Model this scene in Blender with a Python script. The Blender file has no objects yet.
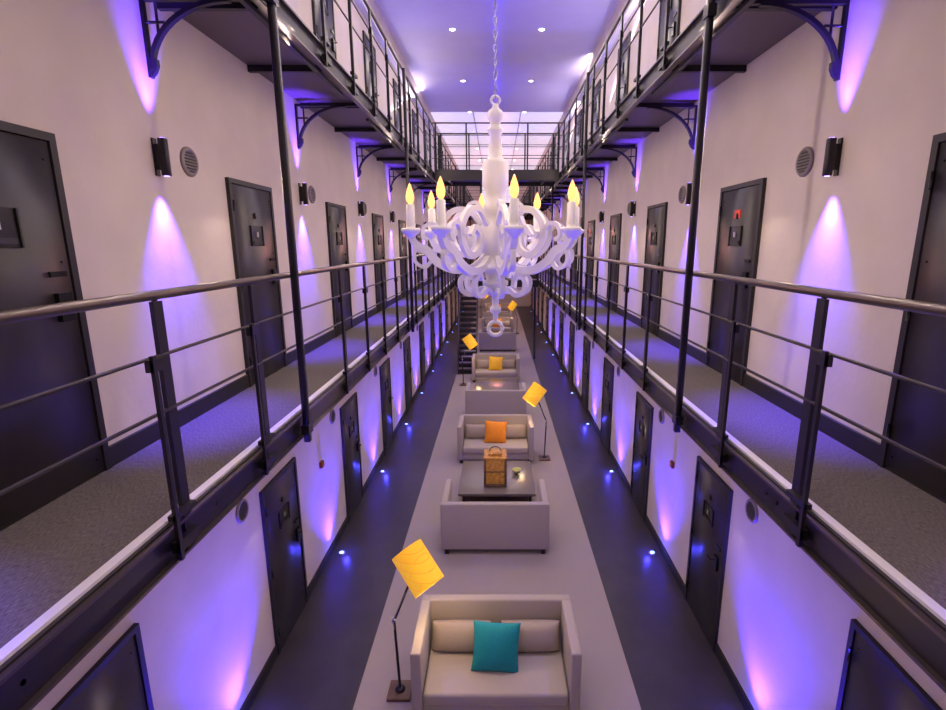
import bpy, bmesh, math, random
from mathutils import Vector, Matrix, Euler
random.seed(4)
S=bpy.context.scene
try:
    S.view_settings.view_transform='Standard'
except Exception: pass
# ------------------------------------------------------------ materials
def mat(name,col,rough=0.6,metal=0.0,emit=None,es=0.0,noise=0.0,nscale=20,bump=0.0,bscale=120,col2=None,spec=None,sheen=0,stretch=None):
    m=bpy.data.materials.new(name); m.use_nodes=True
    nt=m.node_tree; b=nt.nodes['Principled BSDF']
    b.inputs['Base Color'].default_value=(*col,1); b.inputs['Roughness'].default_value=rough
    b.inputs['Metallic'].default_value=metal
    if spec is not None: b.inputs['Specular IOR Level'].default_value=spec
    if sheen: b.inputs['Sheen Weight'].default_value=sheen
    if emit: b.inputs['Emission Color'].default_value=(*emit,1); b.inputs['Emission Strength'].default_value=es
    if noise or col2 or bump:
        tc=nt.nodes.new('ShaderNodeTexCoord'); src=tc.outputs['Object']
        if stretch:
            mp=nt.nodes.new('ShaderNodeMapping'); mp.inputs['Scale'].default_value=stretch
            nt.links.new(src,mp.inputs['Vector']); src=mp.outputs['Vector']
    if noise or col2:
        n=nt.nodes.new('ShaderNodeTexNoise'); n.inputs['Scale'].default_value=nscale; n.inputs['Detail'].default_value=6
        nt.links.new(src,n.inputs['Vector'])
        r=nt.nodes.new('ShaderNodeValToRGB'); r.color_ramp.elements[0].position=.3; r.color_ramp.elements[1].position=.7
        c2=col2 if col2 else tuple(c*(1-noise) for c in col)
        r.color_ramp.elements[0].color=(*c2,1); r.color_ramp.elements[1].color=(*col,1)
        nt.links.new(n.outputs['Fac'],r.inputs['Fac']); nt.links.new(r.outputs['Color'],b.inputs['Base Color'])
    if bump:
        n2=nt.nodes.new('ShaderNodeTexNoise'); n2.inputs['Scale'].default_value=bscale; n2.inputs['Detail'].default_value=3
        nt.links.new(src,n2.inputs['Vector'])
        bp=nt.nodes.new('ShaderNodeBump'); bp.inputs['Strength'].default_value=bump; bp.inputs['Distance'].default_value=.01
        nt.links.new(n2.outputs['Fac'],bp.inputs['Height']); nt.links.new(bp.outputs['Normal'],b.inputs['Normal'])
    return m
M={}
M['wall']=mat('plaster_wall',(.70,.61,.55),.75,noise=.12,nscale=1.6,bump=.35,bscale=9)
M['ceil']=mat('ceiling_paint',(.76,.72,.77),.8,noise=.04,nscale=2)
M['floor']=mat('dark_floor',(.050,.044,.046),.36,noise=.25,nscale=3)
M['carpet']=mat('carpet',(.39,.335,.30),.95,noise=.18,nscale=160,bump=.3,bscale=300)
M['mat']=mat('walkway_mat',(.17,.14,.13),.9,col2=(.045,.038,.038),nscale=60,bump=.6,bscale=60,stretch=(3,.6,1))
M['steel']=mat('black_steel',(.013,.010,.015),.38,metal=.3)
M['rail']=mat('handrail_steel',(.11,.085,.09),.33,metal=.8)
M['under']=mat('soffit_steel',(.12,.09,.09),.45,metal=.2)
M['edge']=mat('edge_strip',(.80,.77,.82),.35,metal=.3)
M['door']=mat('door_paint',(.028,.023,.028),.30,noise=.25,nscale=3)
M['doorframe']=mat('door_frame',(.014,.011,.014),.5)
M['hatch']=mat('hatch_metal',(.006,.006,.008),.3,metal=.4)
M['chrome']=mat('brushed_metal',(.5,.5,.52),.3,metal=1)
M['red']=mat('red_plate',(.6,.03,.02),.5,emit=(1,.05,.03),es=.25)
M['call']=mat('call_point_red',(.25,.04,.03),.5)
M['vent']=mat('vent_metal',(.27,.23,.22),.5,metal=.3)
M['ventd']=mat('vent_dark',(.05,.045,.05),.6)
M['sofa']=mat('sofa_fabric',(.41,.355,.325),.9,noise=.12,nscale=200,bump=.3,bscale=350,sheen=.1)
M['sofad']=mat('bolster_fabric',(.40,.33,.28),.9,noise=.12,nscale=200,bump=.3,bscale=350)
M['teal']=mat('teal_fabric',(.0,.27,.31),.75,noise=.15,nscale=30)
M['orange']=mat('orange_fabric',(.90,.30,.015),.75,noise=.15,nscale=30)
M['yellow']=mat('yellow_fabric',(.90,.52,.02),.75,noise=.15,nscale=30)
M['white']=mat('paper_white',(.78,.75,.77),.5,emit=(1,.95,1),es=.02)
M['flame']=mat('warm_bulb',(.3,.1,.02),.3,emit=(1,.42,.13),es=2.2)
M['led']=mat('led_lens',(.2,.25,1),.3,emit=(.12,.22,1),es=10)
M['sled']=mat('sconce_lens',(.5,.5,1),.3,emit=(.3,.2,1),es=6)
M['down']=mat('downlight_lens',(1,1,1),.3,emit=(1,.93,.85),es=14)
M['sky']=mat('skylight_glass',(.9,.9,1),.3,emit=(.82,.74,.98),es=.62)
M['glassd']=mat('table_top',(.16,.135,.125),.22)
M['wood']=mat('walnut',(.16,.09,.05),.5,noise=.4,nscale=14)
M['brass']=mat('amber_lantern',(.60,.26,.05),.4,metal=.3,col2=(.18,.07,.02),nscale=18,emit=(1,.45,.1),es=.1)
M['green']=mat('bowl_ceramic',(.5,.5,.12),.3)
def shade_mat():
    m=bpy.data.materials.new('lamp_shade'); m.use_nodes=True; nt=m.node_tree; b=nt.nodes['Principled BSDF']
    tc=nt.nodes.new('ShaderNodeTexCoord'); br=nt.nodes.new('ShaderNodeTexBrick')
    mp=nt.nodes.new('ShaderNodeMapping'); mp.inputs['Rotation'].default_value=(math.pi/2,math.radians(-38),0)
    br.inputs['Scale'].default_value=5; br.inputs['Mortar Size'].default_value=.006; br.inputs['Brick Width'].default_value=1.2; br.inputs['Row Height'].default_value=.36
    br.inputs['Color1'].default_value=(.95,.50,.02,1); br.inputs['Color2'].default_value=(.92,.44,.015,1); br.inputs['Mortar'].default_value=(.50,.19,.01,1)
    nt.links.new(tc.outputs['Object'],mp.inputs['Vector']); nt.links.new(mp.outputs['Vector'],br.inputs['Vector'])
    nt.links.new(br.outputs['Color'],b.inputs['Base Color']); nt.links.new(br.outputs['Color'],b.inputs['Emission Color'])
    b.inputs['Emission Strength'].default_value=.55; b.inputs['Roughness'].default_value=.7
    return m
M['shade']=shade_mat()
# ------------------------------------------------------------ builder
class B:
    def __init__(s): s.v=[];s.f=[];s.mi=[];s.sm=[];s.mats=[]
    def k(s,m):
        if m not in s.mats: s.mats.append(m)
        return s.mats.index(m)
    def add(s,vs,fs,m,smooth=False,T=None):
        o=len(s.v); i=s.k(m)
        for v in vs:
            v=Vector(v); s.v.append(T@v if T else v)
        for f in fs: s.f.append([a+o for a in f]); s.mi.append(i); s.sm.append(smooth)
    def box(s,x0,x1,y0,y1,z0,z1,m,T=None):
        x0,x1=min(x0,x1),max(x0,x1);y0,y1=min(y0,y1),max(y0,y1);z0,z1=min(z0,z1),max(z0,z1)
        vs=[(x0,y0,z0),(x1,y0,z0),(x1,y1,z0),(x0,y1,z0),(x0,y0,z1),(x1,y0,z1),(x1,y1,z1),(x0,y1,z1)]
        s.add(vs,[(0,3,2,1),(4,5,6,7),(0,1,5,4),(1,2,6,5),(2,3,7,6),(3,0,4,7)],m,False,T)
    def rbox(s,x0,x1,y0,y1,z0,z1,r,m,T=None,seg=3):
        bm=bmesh.new(); bmesh.ops.create_cube(bm,size=1)
        for v in bm.verts: v.co=Vector(((x0+x1)/2+v.co.x*(x1-x0),(y0+y1)/2+v.co.y*(y1-y0),(z0+z1)/2+v.co.z*(z1-z0)))
        bmesh.ops.bevel(bm,geom=bm.edges[:],offset=r,segments=seg,profile=.5,affect='EDGES')
        bm.verts.index_update()
        s.add([v.co.copy() for v in bm.verts],[[v.index for v in f.verts] for f in bm.faces],m,True,T); bm.free()
    def tube(s,pts,r,m,seg=10,T=None,closed=False):
        pts=[Vector(p) for p in pts]; n=len(pts); vs=[];fs=[]
        for i,p in enumerate(pts):
            a=pts[(i-1)%n] if (closed or i>0) else p; c=pts[(i+1)%n] if (closed or i<n-1) else p
            d=(c-a).normalized(); u=Vector((0,0,1)) if abs(d.z)<.9 else Vector((0,1,0))
            e=d.cross(u).normalized(); g=d.cross(e).normalized(); rr=r[i] if isinstance(r,(list,tuple)) else r
            for j in range(seg):
                t=2*math.pi*j/seg; vs.append(p+e*rr*math.cos(t)+g*rr*math.sin(t))
        for i in range(n if closed else n-1):
            for j in range(seg):
                a=i*seg+j;b=i*seg+(j+1)%seg;k=(i+1)%n; fs.append((a,b,k*seg+(j+1)%seg,k*seg+j))
        if not closed: fs.append(list(range(seg))); fs.append([(n-1)*seg+j for j in range(seg)][::-1])
        s.add(vs,fs,m,True,T)
    def lathe(s,prof,m,seg=24,T=None,smooth=True):
        vs=[];fs=[];n=len(prof)
        for r,z in prof:
            for j in range(seg):
                t=2*math.pi*j/seg; vs.append((r*math.cos(t),r*math.sin(t),z))
        for i in range(n-1):
            for j in range(seg): fs.append((i*seg+j,i*seg+(j+1)%seg,(i+1)*seg+(j+1)%seg,(i+1)*seg+j))
        fs.append(list(range(seg))[::-1]); fs.append([(n-1)*seg+j for j in range(seg)])
        s.add(vs,fs,m,smooth,T)
    def ribbon(s,pts,w,th,m,T=None):
        P=[Vector((p[0],0,p[1])) for p in pts]; n=len(P); vs=[];fs=[]
        for i,p in enumerate(P):
            d=(P[min(i+1,n-1)]-P[max(i-1,0)]).normalized(); nn=Vector((-d.z,0,d.x)); ww=(w[i] if isinstance(w,list) else w)/2
            vs+= [p+nn*ww+Vector((0,-th/2,0)),p-nn*ww+Vector((0,-th/2,0)),p-nn*ww+Vector((0,th/2,0)),p+nn*ww+Vector((0,th/2,0))]
        for i in range(n-1):
            for j in range(4): fs.append((i*4+j,i*4+(j+1)%4,(i+1)*4+(j+1)%4,(i+1)*4+j))
        fs.append((3,2,1,0)); fs.append(((n-1)*4,(n-1)*4+1,(n-1)*4+2,(n-1)*4+3))
        s.add(vs,fs,m,False,T)
    def pillow(s,a,b,t,m,T,n=14,pw=.42,pinch=.07):
        vs=[];fs=[]
        for sg in (1,-1):
            for i in range(n+1):
                for j in range(n+1):
                    u=math.sin((i/n-.5)*math.pi);v=math.sin((j/n-.5)*math.pi)
                    x=a*u*(1-pinch*(1-v*v));z=b*v*(1-pinch*(1-u*u))
                    h=t*(max(0,(1-u*u)*(1-v*v)))**pw
                    vs.append((x,sg*h,z))
        N=(n+1)**2
        for q in range(2):
            for i in range(n):
                for j in range(n):
                    f=(q*N+i*(n+1)+j,q*N+(i+1)*(n+1)+j,q*N+(i+1)*(n+1)+j+1,q*N+i*(n+1)+j+1)
                    fs.append(f if q else f[::-1])
        s.add(vs,fs,m,True,T)
    def mesh(s,name):
        me=bpy.data.meshes.new(name); me.from_pydata([tuple(v) for v in s.v],[],s.f)
        for k in s.mats: me.materials.append(M[k])
        for p,i,q in zip(me.polygons,s.mi,s.sm): p.material_index=i; p.use_smooth=q
        me.update(); return me
    def obj(s,name,loc=(0,0,0),rz=0):
        return put(s.mesh(name),name,loc,rz)
def put(me,name,loc=(0,0,0),rz=0):
    o=bpy.data.objects.new(name,me); o.location=loc; o.rotation_euler=(0,0,rz); S.collection.objects.link(o); return o
def crom(pts,n=8):
    P=[Vector((p[0],p[1],0)) for p in pts]; P=[2*P[0]-P[1]]+P+[2*P[-1]-P[-2]]; out=[]
    for i in range(1,len(P)-2):
        for k in range(n):
            t=k/n; a,b,c,d=P[i-1],P[i],P[i+1],P[i+2]
            q=.5*((2*b)+(c-a)*t+(2*a-5*b+4*c-d)*t*t+(3*b-a-3*c+d)*t**3); out.append((q.x,q.y))
    out.append((P[-2].x,P[-2].y)); return out
def light(kind,name,loc,energy,col,parent=None,dir=None,**kw):
    l=bpy.data.lights.new(name,kind); l.energy=energy; l.color=col
    for k,v in kw.items(): setattr(l,k,v)
    o=bpy.data.objects.new(name,l); S.collection.objects.link(o); o.location=loc
    if dir is not None: o.rotation_euler=Vector(dir).to_track_quat('-Z','Y').to_euler()
    if parent: o.parent=parent
    return o
# ------------------------------------------------------------ dimensions
XW=2.5; W=1.68; G1=3.15; G2=6.42; CZ=9.4; Y0=-3.0; Y1=38.0; CAM=4.55
BAY=2.8
b=B(); b.box(-XW-.2,XW+.2,Y0-.2,Y1+.2,-.15,0,'floor'); b.obj('floor')
b=B(); b.box(-1.44,1.44,Y0+.02,Y1-.5,0,.012,'carpet'); b.obj('carpet_runner')
b=B(); b.box(-XW-.2,-XW,Y0-.2,Y1+.2,0,CZ,'wall'); b.obj('wall_left')
b=B(); b.box(XW,XW+.2,Y0-.2,Y1+.2,0,CZ,'wall'); b.obj('wall_right')
b=B(); b.box(-XW,XW,Y1,Y1+.2,0,CZ,'wall'); b.obj('wall_far')
b=B(); b.box(-XW,XW,Y0-.2,Y0,0,CZ,'wall'); b.obj('wall_rear')
SKY=20.7
b=B(); b.box(-XW-.2,XW+.2,Y0-.2,SKY,CZ,CZ+.15,'ceil')
b.obj('ceiling')
b=B()
b.box(-XW-.2,XW+.2,SKY,Y1+.2,CZ+.02,CZ+.08,'sky')
for x in (-.9,.9): b.box(x-.02,x+.02,SKY,Y1,CZ-.01,CZ+.02,'ceil')
b.obj('window_1')
b=B(); b.box(-1.1,1.1,Y1-.05,Y1,5.0,8.6,'sky')
for x in (-1.1,-.37,.37,1.1): b.box(x-.04,x+.04,Y1-.1,Y1,4.95,8.65,'steel')
for z in (5.0,6.2,7.4,8.6): b.box(-1.14,1.14,Y1-.1,Y1,z-.04,z+.04,'steel')
b.obj('window_2')
for sx,nm in ((-1,'left'),(1,'right')):
    b=B()
    for z in (0,G1,G2): b.box(sx*(XW-.025),sx*XW,Y0,Y1,z,z+.13,'doorframe')
    b.obj('baseboard_'+nm)
    b=B(); b.box(sx*(XW-.12),sx*XW,Y0,SKY,8.72,8.76,'ceil'); b.box(sx*(XW-.12),sx*(XW-.105),Y0,SKY,8.76,8.84,'ceil'); b.obj('ceiling_fill_trim_%d'%(1 if sx<0 else 2))  # ledge added to carry the ceiling fill strips
    for k in range(3):
        light('AREA','ceiling_fill_light',(sx*(XW-.06),1.5+7.4*k,8.80),26,(.92,.78,.95),None,(-sx*.35,0,1),shape='RECTANGLE',size=7.0,size_y=.08).rotation_euler=(math.pi-0.0,sx*.35,math.pi/2)  # fill strips added to brighten the ceiling from below
# ------------------------------------------------------------ galleries
for sx in (-1,1):
    for G in (G1,G2):
        b=B()
        b.box(sx*(W+.07),sx*(XW-.0),Y0,Y1,G-.03,G,'mat')
        b.box(sx*(W+.02),sx*(W+.07),Y0,Y1,G-.03,G+.006,'edge')
        b.box(sx*(W+.02),sx*XW,Y0,Y1,G-.12,G-.03,'under')
        b.box(sx*(W),sx*(W+.02),Y0,Y1,G-.21,G-.01,'steel')
        b.box(sx*(W-.03),sx*(W+.03),Y0,Y1,G-.215,G-.20,'rail')
        b.box(sx*(W-.03),sx*(W+.03),Y0,Y1,G-.035,G-.02,'rail')
        y=Y0+.2
        while y<Y1:
            b.box(sx*(W+.03),sx*XW,y,y+.05,G-.18,G-.12,'steel')
            for q in (0,.12): b.lathe([(.013,-.012),(.013,.0)],'chrome',8,Matrix.Translation((sx*(W-.0),y+q,G-.12))@Matrix.Rotation(-sx*math.pi/2,4,'Y'))
            y+=1.4
        b.obj('gallery_walkway')
def railing_y(b,sx,G,ys,y0,y1):
    r=1.155
    b.tube([(sx*W,y0,G+r),(sx*W,y1,G+r)],.024,'rail',12)
    for h in (.86,.58): b.tube([(sx*(W-.01),y0,G+h),(sx*(W-.01),y1,G+h)],.0095,'steel',8)
    for y in ys:
        b.box(sx*(W-.016),sx*(W+.006),y-.034,y+.034,G-.2,G+r-.03,'steel')
        b.box(sx*(W-.008),sx*(W+.008),y-.012,y+.012,G+r-.04,G+r,'steel')
        b.box(sx*(W-.055),sx*(W-.035),y-.15,y-.125,G-.2,G+.88,'steel')
        b.box(sx*(W-.05),sx*(W-.01),y-.15,y-.03,G+.80,G+.86,'steel')
        b.box(sx*(W-.05),sx*(W-.01),y-.15,y+.03,G-.16,G-.10,'steel')
        b.box(sx*(W-.05),sx*(W-.01),y-.15,y+.03,G+.02,G+.05,'steel')
for sx in (-1,1):
    off=2.5 if sx<0 else 2.62
    for G in (G1,G2):
        ys=[off+1.0*i for i in range(-5,35)]
        ys=[y for y in ys if abs(y-4.5)>.2 and y<Y1 and y>Y0 and not 1<y<2]
        b=B(); railing_y(b,sx,G,ys,Y0,Y1); b.obj('gallery_railing')
def railing_x(b,y,G,r=1.155,s=1):
    b.tube([(-W,y,G+r),(W,y,G+r)],.022,'rail',10)
    for h in (.86,.58,.3): b.tube([(-W,y,G+h),(W,y,G+h)],.009,'steel',8)
    for i in range(5):
        x=-W+.1+i*(2*W-.2)/4; b.box(x-.02,x+.02,y-.012,y+.012,G-.2,G+r-.02,'steel')
def bridge(y0,y1,G,name='footbridge'):
    b=B(); b.box(-W+.06,W-.06,y0,y1,G-.1,G,'mat'); b.box(-W+.06,W-.06,y0-.02,y0,G-.25,G+.02,'steel'); b.box(-W+.06,W-.06,y1,y1+.02,G-.25,G+.02,'steel')
    b.box(-W+.06,W-.06,y0,y1,G-.14,G-.1,'under')
    for i in range(4):
        x=-W+.4+i*.85; b.box(x-.03,x+.03,y0,y1,G-.22,G-.14,'steel')
    railing_x(b,y0,G); railing_x(b,y1,G); b.obj(name)
bridge(-1.4,.08,G1); bridge(14.0,15.3,G2); bridge(20.1,21.3,G1); bridge(25,26.2,G2)
def post(sx,y):
    b=B(); x=sx*(W-.055)
    b.rbox(x-.026,x+.026,y-.026,y+.026,G1-.26,G2+1.12,.006,'steel',seg=1)
    for z in (G1-.15,G2-.15): b.box(x-.034,x+.034,y-.05,y+.05,z-.03,z+.05,'steel')
    b.obj('support_post')
for i in range(6):
    post(-1,4.13+i*5.6); post(1,4.36+i*5.6)
for sx in (-1,1):
    for y in (20.16,):
        b=B(); b.tube([(sx*1.5,y,0.0),(sx*1.5,y,G1-.26)],.045,'steel',12); b.lathe([(.05,0),(.05,.02),(.045,.05)],'steel',16,Matrix.Translation((sx*1.5,y,0.0))); b.obj('bridge_column')
def bracket_mesh():
    b=B()
    b.box(0,.022,-.02,.02,-.52,0,'steel'); b.box(0,.8,-.02,.02,-.025,0,'steel')
    arc=[(.03+.60-.60*math.cos(t),-.47+.45*math.sin(t)) for t in [i*math.pi/2/14 for i in range(15)]]
    b.ribbon(arc,.03,.04,'steel')
    b.ribbon([(.02,-.50),(.04,-.48),(.06,-.44),(.06,-.40)],.022,.034,'steel')
    b.tube([(.10,0,-.02),(.10,0,-.24)],.010,'steel',8)
    b.tube([(.0,0,-.16),(.15,0,-.16)],.010,'steel',8)
    return b.mesh('gallery_bracket')
bm_=bracket_mesh()
for i in range(0,12):
    y=4.02+BAY*(i-1)
    if y>Y1-1: break
    for sx in (-1,1): put(bm_,'gallery_bracket',(sx*XW,y+(.06 if sx>0 else 0),G2-.18),0 if sx<0 else math.pi)
# ------------------------------------------------------------ doors
def door_mesh(red):
    b=B(); w=.46;h=2.0
    b.box(0,.035,-w,-w+.045,0,h,'doorframe'); b.box(0,.035,w-.045,w,0,h,'doorframe'); b.box(0,.035,-w+.045,w-.045,h-.045,h,'doorframe')
    b.rbox(.0,.028,-w+.05,w-.05,.015,h-.05,.005,'door',seg=1)
    T=Matrix.Translation((-.014,0,0))
    b.box(.042,.05,-.13,.13,1.38,1.58,'hatch',T); b.box(.05,.062,-.10,.10,1.40,1.43,'doorframe',T); b.box(.05,.06,-.02,.02,1.47,1.52,'chrome',T)
    for sy in (-.13,.12): b.box(.05,.06,sy,sy+.012,1.38,1.58,'doorframe',T)
    b.lathe([(.03,0),(.03,.012),(.016,.016)],'hatch',16,Matrix.Translation((.028,0,1.68))@Matrix.Rotation(math.pi/2,4,'Y'))
    b.box(.042,.07,.27,.36,.97,1.13,'hatch',T); b.tube([(.07,.3,1.08),(.11,.3,1.08),(.11,.21,1.08)],.008,'hatch',8,T)
    b.box(.042,.055,.26,.37,1.22,1.25,'hatch',T)
    for z in (.25,1.0,1.75): b.tube([(.035,-w+.045,z-.05),(.035,-w+.045,z+.05)],.012,'hatch',8)
    if red: b.box(.042,.05,-.06,.06,1.66,1.74,'red',T)
    for yy in (-.36,.36):
        for z in (.1,.6,1.3,1.85): b.lathe([(.008,0),(.006,.005)],'hatch',6,Matrix.Translation((.028,yy,z))@Matrix.Rotation(math.pi/2,4,'Y'))
    return b.mesh('door')
dm=[door_mesh(False),door_mesh(True)]
n=1
for lv,G in enumerate((0,G1,G2)):
    for sx in (-1,1):
        for i in range(-1,13):
            y=2.58+BAY*i
            if y>Y1-.6 or y<Y0+.6: continue
            y+= .04 if sx>0 else 0
            put(dm[1 if (sx>0 and lv==1 and i in(1,4)) else 0],'door_%d'%n,(sx*XW,y,G+.0),0 if sx<0 else math.pi); n+=1
# ------------------------------------------------------------ sconces, vents, uplights
def sconce_mesh():
    b=B(); b.box(0,.012,-.022,.022,-.13,.13,'steel'); b.box(.012,.05,-.016,.016,-.09,.09,'steel')
    b.rbox(.045,.095,-.025,.025,-.13,.13,.004,'steel',seg=1)
    b.lathe([(.017,-.0),(.017,.004)],'sled',16,Matrix.Translation((.07,0,.13))); b.lathe([(.017,-.004),(.017,0)],'sled',16,Matrix.Translation((.07,0,-.13)))
    return b.mesh('wall_sconce')
sm_=sconce_mesh()
def vent_mesh():
    b=B(); R=Matrix.Rotation(math.pi/2,4,'Y')
    b.lathe([(.115,0),(.115,.012),(.105,.022),(.088,.022),(.085,.008),(.01,.008)],'vent',28,R)
    for k in range(-3,4):
        hw=math.sqrt(.085**2-(k*.024)**2); b.box(.006,.02,-hw,hw,k*.024-.007,k*.024+.002,'ventd')
    return b.mesh('wall_vent')
vm_=vent_mesh()
def up_mesh():
    b=B(); b.lathe([(.055,0),(.055,.012),(.04,.016)],'chrome',20); b.lathe([(.030,.012),(.030,.02)],'led',16); return b.mesh('floor_uplight')
um_=up_mesh()
def call_mesh():
    b=B(); b.rbox(0,.04,-.045,.045,-.045,.045,.006,'call',seg=2); b.lathe([(.02,0),(.018,.012)],'brass',12,Matrix.Translation((.04,0,0))@Matrix.Rotation(math.pi/2,4,'Y')); return b.mesh('fire_call_point')
cm_=call_mesh()
VIO=(.045,.016,1.0); VIO2=(.085,.035,1.0)
for i in range(-1,12):
    y=3.95+BAY*i
    if y>Y1-1 or y<Y0+1: continue
    near = y<24
    for sx in (-1,1):
        rz=0 if sx<0 else math.pi
        o=put(sm_,'wall_sconce',(sx*XW,y,G1+2.02),rz)
        if near:
            light('SPOT','downbeam',(.085,0,-.15),720,VIO2,o,(-.02,0,-1),spot_size=math.radians(60),spot_blend=1,shadow_soft_size=.02)
            light('SPOT','upbeam',(.085,0,.15),420,(.12,.04,1),o,(-.03,0,1),spot_size=math.radians(50),spot_blend=1,shadow_soft_size=.02)
        put(vm_,'wall_vent',(sx*XW,y+.42,G1+2.05),rz)
        put(vm_,'wall_vent',(sx*XW,y+.6,2.0),rz)
        o=put(um_,'floor_uplight',(sx*(XW-.16),y+.12,0.0),rz)
        if near: light('SPOT','uplight_beam',(0.02,0,.06),760,VIO,o,(-.02,0,1),spot_size=math.radians(92),spot_blend=1,shadow_soft_size=.04)
        if 0<=i<4: light('POINT','uplight_glow',(0.07,0,.12),5,(.06,.05,1),o,shadow_soft_size=.04)
        if i==1: put(cm_,'fire_call_point',(sx*XW,y-.02,1.5),rz)
        if i>=1:
            o=put(um_,'floor_uplight',(sx*(XW-.13),y,G2),rz)
            if near: light('SPOT','uplight_beam',(0,0,.06),60,(.03,.12,1),o,(-.10,0,1),spot_size=math.radians(80),spot_blend=1,shadow_soft_size=.04)
b=B()
for k in range(10):
    y=1.7+3.8*k
    if y>Y1-.5: break
    for x in (-1.03,1.03):
        T=Matrix.Translation((x,y,CZ if y<SKY else CZ+.02))
        b.lathe([(.085,-.012),(.085,0)],'white',20,T); b.lathe([(.06,-.02),(.06,-.01)],'down',20,T)
b.obj('ceiling_downlights')
WARM=(1,.79,.62)
for k in range(6):
    y=1.7+3.8*k
    if y<SKY: light('AREA','ceiling_light',(0,y,CZ-.08),76,(1,.85,.72),None,(0,0,-1),shape='RECTANGLE',size=2.6,size_y=1.6)
for k,y in enumerate((24,30)): light('AREA','ceiling_light',(0,y,CZ-.2),80,(.9,.75,.95),None,(0,0,-1),shape='RECTANGLE',size=3,size_y=3)
for sx in (-1,1):
    for k in range(7):
        y=.5+4.2*k
        b=B(); b.box(-.02,.02,-1.5,1.5,-.03,0,'steel'); o=b.obj('fill_strip_housing',(sx*(W+.07),y,G2-.215))  # housing added only to carry the fill strip
        light('AREA','fill_strip_light',(-sx*.0,0,-.05),45,WARM,o,(-sx*1.0,0,-.55),shape='RECTANGLE',size=.06,size_y=2.9)  # fill strip added to brighten the walls below the upper gallery
        o=B(); o.box(-.02,.02,-1.5,1.5,-.03,0,'steel'); o=o.obj('fill_strip_housing',(sx*(W+.07),y,G1-.215))
        light('AREA','fill_strip_light',(0,0,-.05),7,(1,.72,.9),o,(-sx*1.0,0,-.6),shape='RECTANGLE',size=.06,size_y=2.9)  # matching, dimmer fill strip added under the lower gallery
light('POINT','far_glow',(0,31,6.0),200,(1,.3,.25),None,shadow_soft_size=.3)
# ------------------------------------------------------------ sofas
def sofa(cush,loc,flip):
    b=B(); w=.8;h=.84
    b.rbox(-w,w,.30,.40,.10,h,.02,'sofa')
    b.rbox(-w,-w+.10,-.44,.31,.10,h,.02,'sofa'); b.rbox(w-.10,w,-.44,.31,.10,h,.02,'sofa')
    b.rbox(-w+.10,w-.10,-.40,.31,.10,.25,.012,'sofa')
    b.rbox(-w+.105,w-.105,-.43,.30,.245,.38,.035,'sofa',seg=4)
    b.tube([(-w+.12,-.425,.26),(w-.12,-.425,.26)],.006,'sofad',6)
    for x in (-w+.08,w-.08):
        for y in (-.36,.34): b.box(x-.03,x+.03,y-.03,y+.03,0.012,.10,'steel')
    tilt=Matrix.Rotation(math.radians(-16),4,'X')
    for x in (-.36,.36):
        b.pillow(.31,.15,.11,'sofad',Matrix.Translation((x,.155,.525))@tilt,pw=.3,pinch=.02)
    if cush: b.pillow(.24,.24,.10,cush,Matrix.Translation((.0,-.07,.59))@Matrix.Rotation(math.radians(-20),4,'X')@Matrix.Rotation(math.radians(3),4,'Y'))
    b.obj('sofa',loc,math.pi if flip else 0)
sofa('teal',(-.01,4.46,0),False)
sofa(None,(-.03,7.2,0),True)
sofa('orange',(-.03,10.45,0),False)
sofa(None,(-.03,13.1,0),True)
sofa('yellow',(-.04,16.9,0),False)
sofa(None,(.02,21.9,0),True)
sofa('orange',(.02,26,0),False)
sofa(None,(.02,28.2,0),True)
sofa('yellow',(.02,32.4,0),False)
def table(loc):
    b=B(); b.rbox(-.66,.66,-.68,.68,.35,.40,.008,'glassd'); b.box(-.61,.61,-.63,.63,.32,.35,'wood')
    for x in (-.57,.57):
        for y in (-.59,.59): b.box(x-.025,x+.025,y-.025,y+.025,.012,.32,'steel')
    b.box(-.57,.57,-.59,.59,.12,.14,'wood'); b.obj('coffee_table',loc)
table((0,8.65,0)); table((0,14.9,0)); table((0,23.9,0)); table((0,30.3,0))
b=B()
b.rbox(-.2,.2,-.2,.2,.0,.05,.01,'wood',seg=2); b.rbox(-.17,.17,-.17,.17,.05,.52,.01,'brass',seg=2)
for x in (-.18,.18):
    for y in (-.18,.18): b.rbox(x-.02,x+.02,y-.02,y+.02,.05,.54,.004,'wood',seg=1)
b.rbox(-.2,.2,-.2,.2,.52,.55,.008,'brass',seg=2); b.rbox(-.12,.12,-.12,.12,.55,.60,.01,'brass',seg=2)
b.tube([(-.1,0,.6)]+[(-.1*math.cos(t),0,.6+.08*math.sin(t)) for t in [k*math.pi/8 for k in range(9)]],.01,'wood',6)
for s_ in (-1,1):
    b.box(-.17,.17,s_*.175,s_*.178,.27,.29,'wood')
b.obj('lantern',(-.03,8.40,.40))
b=B(); b.lathe([(.02,0),(.03,.01),(.07,.05),(.085,.09),(.08,.09),(.06,.05),(.02,.02)],'green',24); b.obj('bowl',(.36,8.75,.40))
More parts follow.
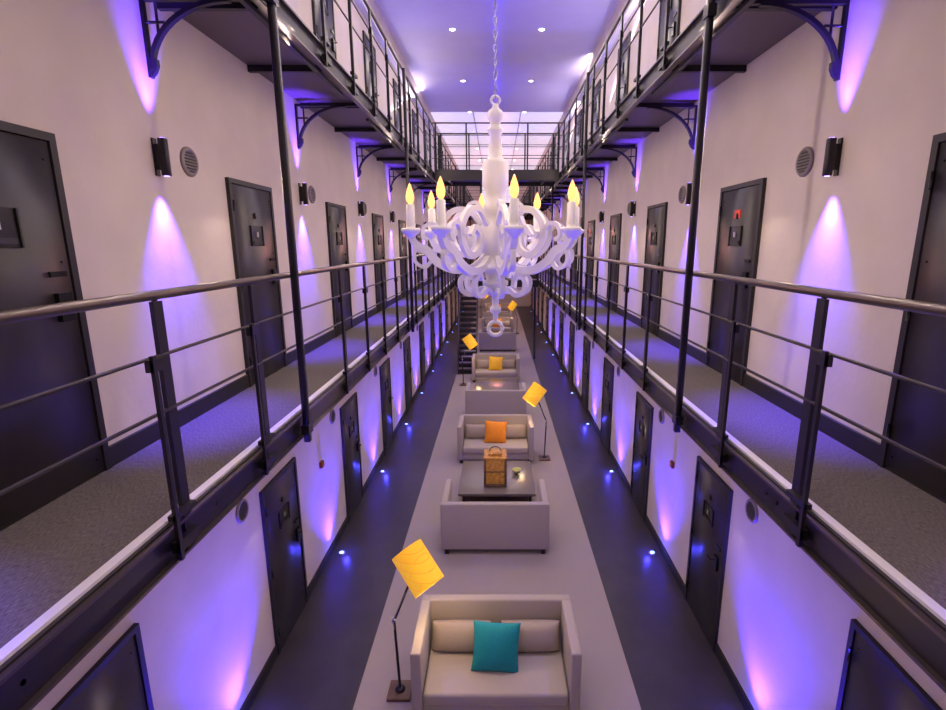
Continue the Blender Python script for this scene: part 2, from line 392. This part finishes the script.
# ------------------------------------------------------------ floor lamps
def flamp(loc,mx,lean):
    b=B(); b.rbox(-.12,.12,-.12,.12,.012,.05,.008,'wood',seg=2); b.lathe([(.05,.05),(.05,.065),(.02,.075)],'steel',16)
    b.tube([(0,0,.05),(mx*-.03,0,.88)],.014,'steel',10)
    b.lathe([(.022,-.02),(.022,.02)],'chrome',12,Matrix.Translation((mx*-.03,0,.88))@Matrix.Rotation(math.pi/2,4,'X'))
    b.tube([(mx*-.03,0,.86),(mx*.13,0,1.27)],.012,'steel',10)
    b.tube([(mx*-.03,-.02,.78),(mx*-.03,-.02,.9),(mx*.1,-.02,1.2)],.004,'chrome',6)
    T=Matrix.Translation((mx*.23,0,1.46))@Matrix.Rotation(math.radians(-lean),4,'X')@Matrix.Rotation(mx*math.radians(-36),4,'Y')
    vs=[];fs=[];seg=40
    for r,z in ((.165,-.21),(.165,.21),(.158,.205),(.158,-.205)):
        for j in range(seg):
            t=2*math.pi*j/seg; vs.append((r*math.cos(t),r*math.sin(t),z))
    for i in range(4):
        k=(i+1)%4
        for j in range(seg): fs.append((i*seg+j,i*seg+(j+1)%seg,k*seg+(j+1)%seg,k*seg+j))
    b.add(vs,fs,'shade',False,T)
    b.lathe([(.005,.205),(.16,.205)],'shade',24,T)
    b.lathe([(.02,-.1),(.04,-.06),(.04,-.02),(.02,.03),(.02,.19)],'flame',14,T)
    b.tube([(mx*.13,0,1.27),(mx*.2,0,1.42)],.01,'steel',8)
    o=b.obj('floor_lamp',loc)
    light('POINT','lamp_bulb',(mx*.36,-.12,1.18),9,(1,.75,.4),o,shadow_soft_size=.05)
flamp((-1.0,4.42,0),1,32); flamp((1.02,10.3,0),-1,18); flamp((-1.1,16.2,0),1,12); flamp((1.02,26,0),-1,10); flamp((-1.0,32,0),1,10)
# ------------------------------------------------------------ metal staircase
b=B(); NS=17; y0,y1=17.6,20.05; x0,x1=-1.40,-.72
for i in range(NS):
    t=(i+1)/(NS+0.0); y=y0+(y1-y0)*(i/NS); z=G1*t-.02
    b.box(x0+.03,x1-.03,y,y+.2,z-.12,z,'steel')
for x in (x0,x1-.03):
    b.add([(x,y0,.012),(x,y0+.2,.012),(x,y1,G1-.26),(x,y1,G1),(x,y0,.22),(x+.03,y0,.012),(x+.03,y0+.2,.012),(x+.03,y1,G1-.26),(x+.03,y1,G1),(x+.03,y0,.22)],
          [(0,1,2,3,4),(9,8,7,6,5),(0,5,6,1),(1,6,7,2),(2,7,8,3),(3,8,9,4),(4,9,5,0)],'steel')
    b.tube([(x+.015,y0,.95),(x+.015,y1,G1+.95)],.02,'rail',8)
    for k in range(5):
        t=k/4; b.tube([(x+.015,y0+(y1-y0)*t,G1*t+.03),(x+.015,y0+(y1-y0)*t,G1*t+.95)],.012,'steel',6)
b.obj('metal_staircase')
# ------------------------------------------------------------ chandelier
b=B()
b.lathe([(.012,-.60),(.02,-.585),(.02,-.54),(.045,-.52),(.045,-.49),(.025,-.47),(.03,-.40),(.055,-.37),(.06,-.33),(.10,-.31),(.10,-.28),(.07,-.27),(.08,-.22),(.14,-.19),(.14,-.155),(.10,-.14),(.09,-.08),(.12,-.05),(.13,.0),(.13,.10),(.11,.14),(.075,.16),(.075,.22),(.09,.24),(.09,.28),(.075,.30),(.078,.38),(.098,.42),(.098,.58),(.08,.61),(.052,.62),(.05,.70),(.04,.78),(.058,.80),(.058,.82),(.035,.84),(.035,.86),(.055,.885),(.06,.915),(.05,.945),(.025,.965),(.02,.99)],'white',32)
ring=[(.055*math.cos(t),0,-.655+.055*math.sin(t)) for t in [i*2*math.pi/24 for i in range(24)]]
b.tube(ring,.016,'white',8,closed=True)
ring=[(.03*math.cos(t),0,1.015+.03*math.sin(t)) for t in [i*2*math.pi/16 for i in range(16)]]
b.tube(ring,.01,'white',8,closed=True)
def wid(n,a,c): return [a+(c-a)*math.sin(math.pi*i/(n-1)) for i in range(n)]
A=crom([(.09,-.10),(.19,-.18),(.33,-.19),(.45,-.13),(.52,-.05),(.58,-.02),(.625,.03),(.635,.09)])
Bc=crom([(.11,.14),(.20,.24),(.32,.24),(.41,.14),(.41,.01),(.32,-.08),(.22,-.04),(.20,.06),(.26,.12),(.32,.06)])
C=crom([(.05,-.38),(.12,-.34),(.19,-.38),(.26,-.35),(.27,-.27),(.21,-.22),(.18,-.265)])
D=crom([(.48,-.11),(.54,-.17),(.61,-.13),(.61,-.05),(.56,-.06)])
E=crom([(.41,.05),(.46,.14),(.53,.13),(.55,.06),(.51,.03)])
F=crom([(.085,.22),(.14,.30),(.20,.29),(.21,.23),(.16,.21)])
for k in range(8):
    T=Matrix.Rotation(math.radians(11+45*k),4,'Z')
    b.ribbon(A,wid(len(A),.04,.064),.045,'white',T)
    b.ribbon(Bc,wid(len(Bc),.03,.05),.035,'white',T)
    b.ribbon(C,wid(len(C),.026,.04),.035,'white',T)
    b.ribbon(D,.026,.035,'white',T); b.ribbon(E,.028,.035,'white',T)
    if k%2==0: b.ribbon(F,.024,.03,'white',T)
    T2=T@Matrix.Translation((.635,0,-.12))
    b.lathe([(.02,.15),(.035,.18),(.065,.205),(.075,.225),(.06,.235),(.03,.235),(.036,.26),(.030,.28),(.030,.40),(.02,.405)],'white',18,T2)
    b.lathe([(.012,.403),(.028,.43),(.031,.46),(.022,.50),(.009,.535),(.001,.55)],'flame',12,T2)
z=1.05; i=0
while z<CZ-CAM-.06:
    pts=[]
    for t in range(10):
        a=2*math.pi*t/10; p=(.013*math.cos(a),0,z+.026*math.sin(a)) if i%2 else (0,.013*math.cos(a),z+.026*math.sin(a)); pts.append(p)
    b.tube(pts,.0045,'chrome',5,closed=True); z+=.044; i+=1
b.lathe([(.02,-.10),(.06,-.03),(.06,0)],'white',20,Matrix.Translation((0,0,CZ-CAM)))
ch=b.obj('chandelier',(-.012,4.0,CAM))
for k in range(0,8,2):
    a=math.radians(11+45*k); light('POINT','candle_bulb',(.635*math.cos(a),.635*math.sin(a),.50),3,(1,.7,.4),ch,shadow_soft_size=.03)
# ------------------------------------------------------------ world / camera
w=bpy.data.worlds.new('world'); S.world=w; w.use_nodes=True
w.node_tree.nodes['Background'].inputs[0].default_value=(.6,.6,.8,1); w.node_tree.nodes['Background'].inputs[1].default_value=.3
cd=bpy.data.cameras.new('camera'); cam=bpy.data.objects.new('camera',cd); S.collection.objects.link(cam)
cd.sensor_fit='HORIZONTAL'; cd.sensor_width=36; cd.lens=510*36/946; cd.shift_x=-24/946; cd.clip_start=.02
cam.location=(0,0,CAM); cam.rotation_euler=(math.radians(90-12.28),0,0)
S.camera=cam
